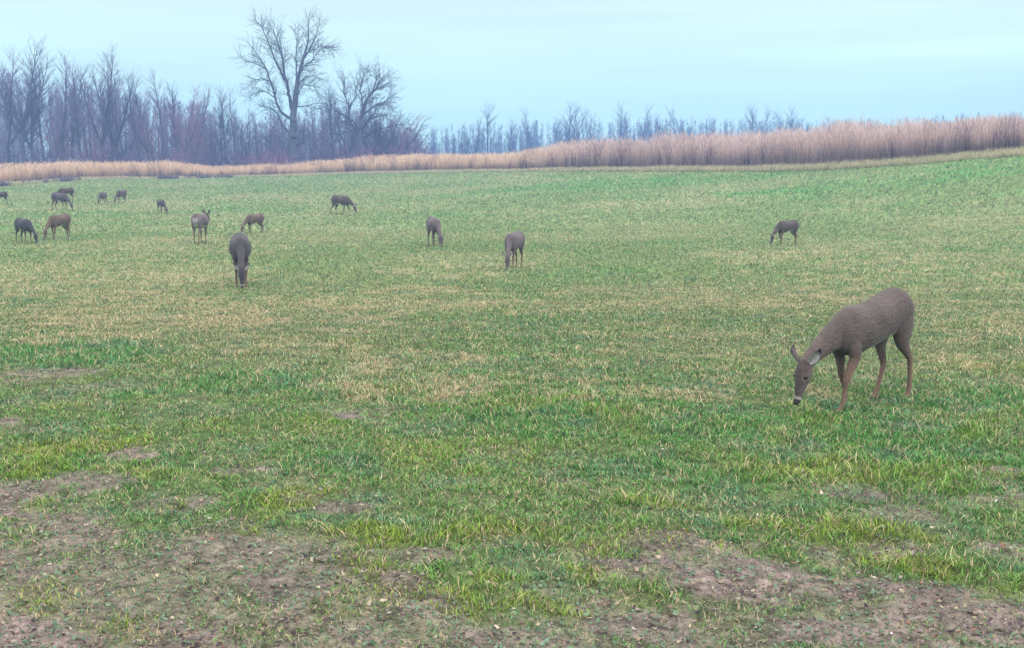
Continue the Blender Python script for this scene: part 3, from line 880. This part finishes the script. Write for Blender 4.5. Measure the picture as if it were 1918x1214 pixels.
# ------------------------------------------------------------------ deer
def chain_mesh(bm, pts, side=Vector((0, 1, 0)), n=14):
    """pts: (centre, half height in the bending plane, half width sideways). Closed loft."""
    rings = []
    for k, (c, a, b_) in enumerate(pts):
        c = Vector(c)
        p = Vector(pts[max(k - 1, 0)][0]); q = Vector(pts[min(k + 1, len(pts) - 1)][0])
        T = (q - p).normalized()
        S = (side - T * side.dot(T)).normalized(); U = S.cross(T).normalized()
        rings.append([bm.verts.new(c + U * (a * math.cos(t)) + S * (b_ * math.sin(t))) for t in [i_ / n * 2 * math.pi for i_ in range(n)]])
    for r0_, r1_ in zip(rings, rings[1:]):
        for k in range(n):
            bm.faces.new((r0_[k], r0_[(k + 1) % n], r1_[(k + 1) % n], r1_[k]))
    bm.faces.new(rings[0][::-1]); bm.faces.new(rings[-1])


def smooth_path(pts, sub=3):
    """Catmull-Rom over (centre,a,b)"""
    P = [np.array([*p[0], p[1], p[2]], float) for p in pts]
    out = []
    for k in range(len(P) - 1):
        p0 = P[max(k - 1, 0)]; p1 = P[k]; p2 = P[k + 1]; p3 = P[min(k + 2, len(P) - 1)]
        for s in range(sub):
            t = s / sub
            out.append(.5 * (2 * p1 + (p2 - p0) * t + (2 * p0 - 5 * p1 + 4 * p2 - p3) * t * t + (3 * p1 - p0 - 3 * p2 + p3) * t ** 3))
    out.append(P[-1])
    return [((q[0], q[1], q[2]), max(q[3], .004), max(q[4], .004)) for q in out]


deer_mat = attr_mat('deer_coat', scale=70, amp=.30, rough=.95, spec=.08, bump=.5, stretch=(.45, 1, 1.0), sheen=.08)
eye_mat, *_e = mat('deer_eye', .2, .5); _e[2].inputs['Base Color'].default_value = (.01, .008, .008, 1)
nose_mat, *_e = mat('deer_nose', .5, .4); _e[2].inputs['Base Color'].default_value = (.018, .016, .018, 1)


def make_deer(name, label, px, py, hpx, heading, legs, neck=0.0, turn=0.0, pitch=0.0, body=(.088, .068, .064), leg=(.165, .104, .076), voxel=.012, head_up=0.0,
              belly=1.0, rump=1.0, group='white-tailed deer grazing in the field', scale=None, headpitch=0.0, reach=1.0, headscale=1.05, stout=1.0):
    """legs: (fore left, fore right, hind left, hind right) swing in degrees, + is forward. head_up 0 grazes, 1 stands alert."""
    bm = bmesh.new()
    th = math.radians(pitch)

    def T(p):   # tilt of the trunk about its middle
        x, y, z = p
        return (x, y, z + math.tan(th) * (x + .05))
    st = stout
    wd = 1.14 if voxel < .01 else 1.32
    dp = 1.0 if voxel < .01 else 1.13
    torso = [((-.545, 0, .775), .045, .035), ((-.53, 0, .755), .105, .075), ((-.475, 0, .735), .155, .115), ((-.39, 0, .722), .180, .134), ((-.28, 0, .715), .172, .137), ((-.14, 0, .700), .166, .146 * st),
             ((0.0, 0, .684), .172, .150 * st), ((.12, 0, .678), .182, .143 * st), ((.23, 0, .682), .186, .124), ((.32, 0, .688), .165, .104), ((.39, 0, .690), .125, .082), ((.44, 0, .69), .07, .05)]
    torso = [(T((c[0], c[1], c[2] - .012)), a * 1.06 * dp, b_ * wd) for c, a, b_ in torso]
    chain_mesh(bm, smooth_path(torso, 3), n=20)
    # neck
    nb = Vector(T((.30, 0, .70)))
    tr = math.radians(turn)
    # neck points relative to the base, in the plane of the turn
    gz = [(0, 0, .150, .085), (.13, -.075, .118, .072), (.25, -.18, .090, .060), (.35, -.29, .070, .053), (.405, -.365, .062, .050)]
    al = [(0, 0, .150, .085), (.10, .08, .120, .075), (.17, .20, .092, .062), (.215, .32, .072, .054), (.24, .40, .062, .050)]
    k = head_up
    npts = []
    for (gx, gzz, a, b_), (ax, azz, a2, b2) in zip(gz, al):
        u = (gx * (1 - k) + ax * k) * reach; v_ = gzz * (1 - k) + azz * k
        v_ *= (1 + neck)
        f_ = min(1, u / .2)
        ang = tr * (.4 + .6 * f_)
        npts.append(((nb.x + u * math.cos(ang), nb.y + u * math.sin(ang), nb.z + v_), a, b_))
    sideN = Vector((-math.sin(tr * .8), math.cos(tr * .8), 0))
    chain_mesh(bm, smooth_path(npts, 3), side=sideN, n=14)
    poll = Vector(npts[-1][0])
    # head axis
    hp = math.radians((-70 * (1 - k) - 18 * k) + headpitch)
    hd = Vector((math.cos(hp) * math.cos(tr), math.cos(hp) * math.sin(tr), math.sin(hp)))
    sd_ = Vector((-math.sin(tr), math.cos(tr), 0))
    upv = sd_.cross(hd) * -1      # towards the brow
    if upv.dot(Vector((math.cos(tr) * math.sin(-hp), 0, math.cos(hp)))) < 0: upv = -upv
    HS = headscale
    hs = [(-.045, .035, .032, .0), (-.02, .056, .048, .004), (.03, .066, .058, .0), (.085, .064, .060, -.004), (.13, .056, .050, -.006), (.18, .043, .036, -.006), (.225, .034, .029, -.008), (.262, .030, .027, -.010), (.285, .022, .021, -.010), (.293, .010, .010, -.010)]
    hpts = [(tuple(poll + hd * (t * HS) + upv * o_), a * HS, b_ * HS) for (t, a, b_, o_) in hs]
    chain_mesh(bm, smooth_path(hpts, 2), side=sd_, n=14)
    # legs
    feet = []
    fore = [((.27, .07, .68), .05, .03), ((.265, .088, .56), .062, .038), ((.240, .090, .47), .048, .034), ((.255, .085, .38), .034, .028), ((.265, .082, .29), .0255, .0245), ((.262, .081, .265), .024, .022), ((.258, .08, .22), .0165, .0150),
            ((.250, .08, .12), .0150, .0135), ((.248, .08, .085), .0185, .0165), ((.268, .08, .045), .017, .016), ((.285, .08, .018), .026, .020), ((.29, .08, .0), .028, .021)]
    hind = [((-.38, .06, .74), .09, .045), ((-.385, .084, .64), .118, .060), ((-.375, .092, .54), .098, .055), ((-.375, .088, .46), .064, .042), ((-.42, .085, .39), .040, .030), ((-.465, .082, .33), .031, .022), ((-.485, .08, .295), .028, .0195),
            ((-.482, .08, .25), .021, .0175), ((-.470, .08, .15), .0170, .0150), ((-.463, .08, .095), .0200, .0175), ((-.443, .08, .05), .018, .017), ((-.425, .08, .018), .027, .020), ((-.42, .08, 0), .029, .021)]
    li = 0
    for (tmpl, sgn, sw) in ((fore, 1, legs[0]), (fore, -1, legs[1]), (hind, 1, legs[2]), (hind, -1, legs[3])):
        a_ = math.radians(sw)
        piv = Vector((tmpl[1][0][0], 0, .60))
        pts = []
        for idx, (c, ra, rb) in enumerate(tmpl):
            v_ = Vector((c[0], c[1] * sgn, c[2]))
            w_ = min(1, max(0, (.66 - c[2]) / .25))
            rel = v_ - piv
            ang = a_ * w_
            x_ = rel.x * math.cos(ang) - rel.z * math.sin(ang); z_ = rel.x * math.sin(ang) + rel.z * math.cos(ang)
            pts.append([piv.x + x_, v_.y * (1.0), piv.z + z_, ra, rb])
        # keep the hoof on the ground, hoof upright again
        foot = pts[-1]
        dz = foot[2]
        top = tmpl[0][0][2]
        for p in pts:
            wgt = (top - p[2]) / (top - dz)
            p[2] -= dz * max(0, min(1, wgt))
        # trunk tilt for upper joints
        for p in pts:
            wgt = max(0, min(1, p[2] / .62))
            p[2] += math.tan(th) * (p[0] + .05) * wgt
        hoof_x = pts[-1][0]
        if abs(sw) > 3:
            pts[-1][0] = pts[-3][0] + .037 ; pts[-2][0] = pts[-3][0] + .022
        feet.append((pts[-1][0], pts[-1][1]))
        chain_mesh(bm, smooth_path([((p[0], p[1], p[2]), p[3] * 1.12, p[4] * 1.18) for p in pts], 2), n=12)
    me = bpy.data.meshes.new('body_raw'); bm.to_mesh(me); bm.free()
    tmp = bpy.data.objects.new('tmp', me); C.objects.link(tmp)
    m_ = tmp.modifiers.new('r', 'REMESH'); m_.mode = 'VOXEL'; m_.voxel_size = voxel; m_.use_smooth_shade = True
    s_ = tmp.modifiers.new('s', 'SMOOTH'); s_.factor = .5; s_.iterations = 3 if voxel < .01 else 2
    dg = bpy.context.evaluated_depsgraph_get()
    me2 = bpy.data.meshes.new_from_object(tmp.evaluated_get(dg))
    bpy.data.objects.remove(tmp)
    nv = len(me2.vertices)
    co = np.empty(nv * 3, np.float32); me2.vertices.foreach_get('co', co); co = co.reshape(-1, 3).astype(float)
    no = np.empty(nv * 3, np.float32); me2.vertex_normals.foreach_get('vector', no); no = no.reshape(-1, 3)
    x, y, z = co.T
    bc, lc = np.array(body), np.array(leg)
    col = np.tile(bc, (nv, 1))
    nz_ = fbm(x * 7 + 5, z * 7 + y * 6, 3, 3)
    col = col * (.66 + .68 * nz_)[:, None]

    def blend(w_, c):
        nonlocal col
        w_ = np.clip(w_, 0, 1)[:, None]; col = col * (1 - w_) + np.array(c) * w_
    onhead = sstep(.13, .02, 0 * x + 0) * 0
    P_ = np.array(poll); HD = np.array(hd); UP = np.array(upv)
    rel = co - P_
    tt = rel @ HD; hh = rel @ UP
    rad = np.linalg.norm(rel - tt[:, None] * HD, axis=1)
    head = (tt > -.03) & (rad < .085) & (tt < .31)
    # darker spine
    blend(sstep(.7, .98, no[:, 2]) * (z > .5) * .35, bc * .72)
    # tan flank low
    blend(sstep(.66, .52, z) * .3 * (~head), bc * [1.25, 1.1, .95])
    # lower legs
    legz = (1 - sstep(.30, .50, z)) * (~head) * (np.minimum(np.abs(x - .26), np.abs(x + .42)) < .33)
    legm = legz * ((rad > .11) | (tt < -.1))
    if k < .5:   # neck hangs low; keep it coat coloured
        nd_ = np.full(nv, 9.)
        for (c, a, b2_) in smooth_path(npts, 3)[3:]:
            nd_ = np.minimum(nd_, np.linalg.norm(co - np.array(c), axis=1) - a)
        legm = legm * (nd_ > .035)
    blend(legm * .9, lc)
    blend(legm * sstep(.0, .8, no[:, 0]) * .4, lc * .6)
    blend(((1 - sstep(.018, .04, z)) * (~head)), (.02, .018, .018))
    # belly and inner thighs
    blend(belly * sstep(.5, .95, -no[:, 2]) * sstep(.44, .48, z) * sstep(-.40, -.33, x) * sstep(.16, .0, x) * .8, (.56, .53, .50))
    blend(belly * sstep(-.28, -.36, x) * sstep(.085, .05, np.abs(y)) * sstep(.36, .46, z) * sstep(.64, .56, z) * .45, (.5, .46, .42))
    # rump patch
    blend(rump * sstep(.25, .7, -no[:, 0]) * sstep(.13, .07, np.abs(y)) * 0 + rump * (1 - sstep(.045, .085, np.abs(y))) * sstep(.35, .7, -no[:, 0]) * (x < -.42) * (z > .50) * (z < .80) * .8, (.6, .58, .56))
    blend(rump * sstep(.2, .6, -no[:, 0]) * (x < -.44) * (z > .45) * .25, (.42, .36, .33))
    # face
    blend(head * .35, bc * [1.05, .98, .95])
    blend(head * sstep(.0, .03, tt - .03) * sstep(.25, .9, (no @ UP)) * .6, bc * .5)
    ring = np.exp(-((tt / HS - .252) / .010) ** 2) * head
    blend(ring * .5, (.5, .48, .46))
    blend(head * sstep(.262, .27, tt / HS), (.02, .018, .02))
    blend(head * sstep(.3, .8, -(no @ UP)) * sstep(.1, .16, tt) * .7, (.5, .48, .46))
    for sg in (1, -1):
        de_ = np.linalg.norm(co - np.array(poll + hd * .095 * HS + sd_ * sg * .047 * HS + upv * .022), axis=1)
        blend(np.exp(-((de_ - .030) / .012) ** 2) * .06 * (head > 0), (.40, .36, .34))
    blend(head * sstep(.10, .02, tt) * sstep(.1, .7, no @ UP) * .5, bc * .6)
    # throat
    if True:
        c3 = np.array(npts[-2][0]); d3 = np.linalg.norm(co - c3, axis=1)
        blend((d3 < .14) * sstep(.3, .9, -(no @ UP)) * .6, (.42, .38, .36))
    a_ = me2.attributes.new('tint', 'FLOAT_COLOR', 'POINT')
    c4 = np.ones((nv, 4), np.float32); c4[:, :3] = col
    a_.data.foreach_set('color', c4.ravel())
    me2.name = 'body'
    me2.materials.clear()

    heading = heading - math.degrees(math.atan((px - 959) / F))     # given relative to the line of sight
    foot, D = ground_at(px, py)
    hmodel = .90
    s_px = F / D
    sc_ = scale if scale else hpx / s_px / hmodel
    root = bpy.data.objects.new(name, None); C.objects.link(root)
    root.empty_display_size = .2
    root.location = (foot[0], foot[1], foot[2] - .012)
    root.scale = (sc_,) * 3
    root.rotation_euler = (0, 0, math.radians(heading))
    tag(root, label, 'deer', group)
    print('DEER', name, px, 'D=%.1f scale=%.2f' % (D, sc_))
    # so that the point given is the middle of the four feet
    mx_ = sum(f_[0] for f_ in feet) / 4
    ox = Vector((-mx_, 0, 0))
    bo = link('body', me2, deer_mat, root); bo.location = ox
    # ears
    for sgn in (1, -1):
        bm = bmesh.new()
        ax = (sd_ * sgn * .66 + (upv * .05 - hd * .85) * 1).normalized()
        if head_up > .5: ax = (sd_ * sgn * .62 + Vector((0, 0, .9)) - hd * .1).normalized()
        fw = (sd_ * sgn * .8 + upv * .25 + hd * .2); fw = (fw - ax * fw.dot(ax)).normalized()
        if head_up > .5: fw = (hd - ax * hd.dot(ax)).normalized()
        cr_ = ax.cross(fw).normalized()
        ep = poll + sd_ * sgn * .042 - hd * .0 + upv * .036
        prof = [(0, .020), (.03, .036), (.065, .046), (.10, .041), (.135, .024), (.160, .004)]
        rings = []
        for (t, w_) in prof:
            r_ = []
            for j_ in range(9):
                u = -1 + j_ / 4
                r_.append(ep + ax * t + cr_ * (math.sin(u * 1.35) * w_ * .92) + fw * ((1 - math.cos(u * 1.35)) * w_ * .85 - .012))
            rings.append(r_)
        vo = [[bm.verts.new(p - fw * .004) for p in r_] for r_ in rings]
        vi = [[bm.verts.new(p + fw * .003) for p in r_] for r_ in rings]
        for R in (vo, vi):
            for r0_, r1_ in zip(R, R[1:]):
                for j_ in range(8):
                    f_ = bm.faces.new((r0_[j_], r0_[j_ + 1], r1_[j_ + 1], r1_[j_]))
        for k_ in range(len(prof) - 1):
            for j_ in (0, 8):
                bm.faces.new((vo[k_][j_], vo[k_ + 1][j_], vi[k_ + 1][j_], vi[k_][j_]))
        for j_ in range(8):
            bm.faces.new((vo[-1][j_], vo[-1][j_ + 1], vi[-1][j_ + 1], vi[-1][j_]))
        bmesh.ops.recalc_face_normals(bm, faces=bm.faces[:])
        em = bpy.data.meshes.new('ear'); 
        ninner = len(prof) * 9
        bm.to_mesh(em); bm.free()
        ec = np.ones((len(em.vertices), 4), np.float32)
        for q_ in range(len(em.vertices)):
            inner = q_ >= ninner; row = (q_ % ninner) // 9; colm = q_ % 9
            rim = colm in (0, 8) or row >= 4
            cc = np.array((.03, .03, .035)) if rim and not (inner and row < 3) else (np.array((.40, .38, .38)) if inner else bc * .9)
            if inner and colm in (3, 4, 5): cc = cc * .75
            ec[q_, :3] = cc
        at_ = em.attributes.new('tint', 'FLOAT_COLOR', 'POINT'); at_.data.foreach_set('color', ec.ravel())
        for p_ in em.polygons: p_.use_smooth = True
        eo = link('ear', em, deer_mat, root); eo.location = ox
        # eye
        bm = bmesh.new(); bmesh.ops.create_icosphere(bm, subdivisions=2, radius=.0185)
        me3 = bpy.data.meshes.new('eye'); bm.to_mesh(me3); bm.free()
        for p_ in me3.polygons: p_.use_smooth = True
        e_ = link('eye', me3, eye_mat, root); e_.location = ox + poll + hd * .095 * HS + sd_ * sgn * .047 * HS + upv * .022
    bm = bmesh.new(); bmesh.ops.create_icosphere(bm, subdivisions=2, radius=.024)
    for v_ in bm.verts: v_.co = Vector((v_.co.x * .75, v_.co.y * 1.0, v_.co.z * .85))
    me3 = bpy.data.meshes.new('nose'); bm.to_mesh(me3); bm.free()
    for p_ in me3.polygons: p_.use_smooth = True
    o_ = link('nose', me3, nose_mat, root); o_.location = ox + poll + hd * .285 * HS - upv * .002
    # tail
    bm = bmesh.new()
    tb = Vector(T((-.545, 0, .80)))
    tp = [(tuple(tb + Vector((.03, 0, .01))), .016, .020), (tuple(tb + Vector((-.012, 0, -.02))), .018, .026), (tuple(tb + Vector((-.022, 0, -.09))), .014, .032), (tuple(tb + Vector((-.016, 0, -.15))), .011, .026), (tuple(tb + Vector((-.01, 0, -.20))), .004, .008)]
    chain_mesh(bm, smooth_path(tp, 3), n=10)
    tm = bpy.data.meshes.new('tail'); bm.to_mesh(tm); bm.free()
    tcn = np.ones((len(tm.vertices), 4), np.float32)
    for q_, v_ in enumerate(tm.vertices):
        edge_ = abs(v_.co.y) > .024 or v_.co.x > tb.x - .02 and v_.co.z < tb.z - .06
        tcn[q_, :3] = (.6, .58, .56) if edge_ else tuple(bc * .75)
    at_ = tm.attributes.new('tint', 'FLOAT_COLOR', 'POINT'); at_.data.foreach_set('color', tcn.ravel())
    for p_ in tm.polygons: p_.use_smooth = True
    to = link('tail', tm, deer_mat, root); to.location = ox
    return root


GR = 'deer grazing across the field'
WARM = (.108, .075, .060); DARK = (.078, .062, .060); MAUV = (.105, .080, .088)
make_deer('deer', 'largest and nearest deer, grazing at the right with its near foreleg stepping forward', 1619, 757, 202, 236, (17, -13, -8, 17), turn=-2, pitch=-8, voxel=.0075, group=GR, neck=-.36, headscale=1.06, reach=1.12)
make_deer('deer', 'lone grey deer grazing on the far right slope, head down to the left', 1474, 458, 45, 224, (5, -8, 6, -8), turn=8, group=GR, body=DARK)
make_deer('deer', 'mauve brown deer facing the camera, grazing alone right of the centre', 963, 503, 69, 253, (4, -4, 4, -6), turn=10, group=GR, body=MAUV)
make_deer('deer', 'small deer facing forward with white showing below, left of the centre one', 813, 461, 54, 282, (10, -10, 6, -6), turn=8, group=GR, body=MAUV)
make_deer('deer', 'small dark deer walking right with lowered head, farthest out alone in the middle', 639, 402, 36, 322, (14, -12, 12, -12), turn=5, group=GR, body=DARK, neck=-.1)
make_deer('deer', 'dark deer grazing straight toward the camera, nearest on the left side', 452, 534, 93, 271, (6, -3, 3, -5), turn=0, group=GR, body=(.055, .048, .056))
make_deer('deer', 'reddish brown deer with head hidden behind the front-facing dark deer', 478, 437, 36, 222, (6, -6, 6, -6), turn=5, group=GR, body=WARM)
make_deer('deer', 'stout deer standing alert with raised head, facing away', 376, 456, 54, 74, (4, -6, 4, -6), turn=-10, reach=.7, head_up=.68, group=GR, body=MAUV, stout=1.2, rump=.35)
make_deer('deer', 'tiny dark deer grazing left of the alert deer, head to the lower right', 303, 401, 27, 286, (6, -6, 6, -6), turn=10, group=GR, body=DARK, voxel=.014)
make_deer('deer', 'right one of two tiny deer grazing side by side near the far edge', 228, 381, 24, 238, (6, -6, 10, -6), group=GR, body=DARK, voxel=.014)
make_deer('deer', 'left one of two tiny deer grazing side by side near the far edge', 193, 383, 22, 248, (6, -6, 6, -6), group=GR, body=DARK, voxel=.014)
make_deer('deer', 'farther deer of the overlapping far left pair, rump to the right', 125, 378, 25, 204, (6, -6, 6, -6), group=GR, body=(.075, .055, .045), voxel=.014)
make_deer('deer', 'nearer deer of the overlapping far left pair, head down to the right', 113, 394, 31, 313, (6, -6, 6, -6), group=GR, body=(.075, .062, .078), voxel=.014)
make_deer('deer', 'deer cut off by the left edge of the picture, only its rump showing', 2, 383, 22, 200, (6, -6, 6, -6), group=GR, body=(.065, .045, .045), voxel=.014)
make_deer('deer', 'reddish brown deer grazing side on with head down to the left', 113, 448, 44, 229, (8, -8, 6, -8), turn=6, group=GR, body=WARM)
make_deer('deer', 'dark blue-grey deer beside the reddish one, grazing toward the lower right', 46, 456, 44, 294, (6, -6, 6, -6), turn=8, group=GR, body=(.046, .042, .052))

# ------------------------------------------------------------------ haze
bm = bmesh.new(); bmesh.ops.create_cube(bm, size=1)
for v_ in bm.verts:
    v_.co = Vector((v_.co.x * 680, v_.co.y * 680, -4 + (v_.co.z + .5) * 26))
hm = bpy.data.meshes.new('haze'); bm.to_mesh(hm); bm.free()
hz = bpy.data.materials.new('haze_air'); hz.use_nodes = True
n = hz.node_tree.nodes; n.remove(n['Principled BSDF'])
pv = n.new('ShaderNodeVolumePrincipled')
pv.inputs['Color'].default_value = (.34, .58, 1.0, 1)
pv.inputs['Density'].default_value = .0018
pv.inputs['Anisotropy'].default_value = 0
hz.node_tree.links.new(pv.outputs[0], n['Material Output'].inputs['Volume'])
tag(link('haze', hm, hz), 'thin bluish haze', 'haze', kind='stuff')
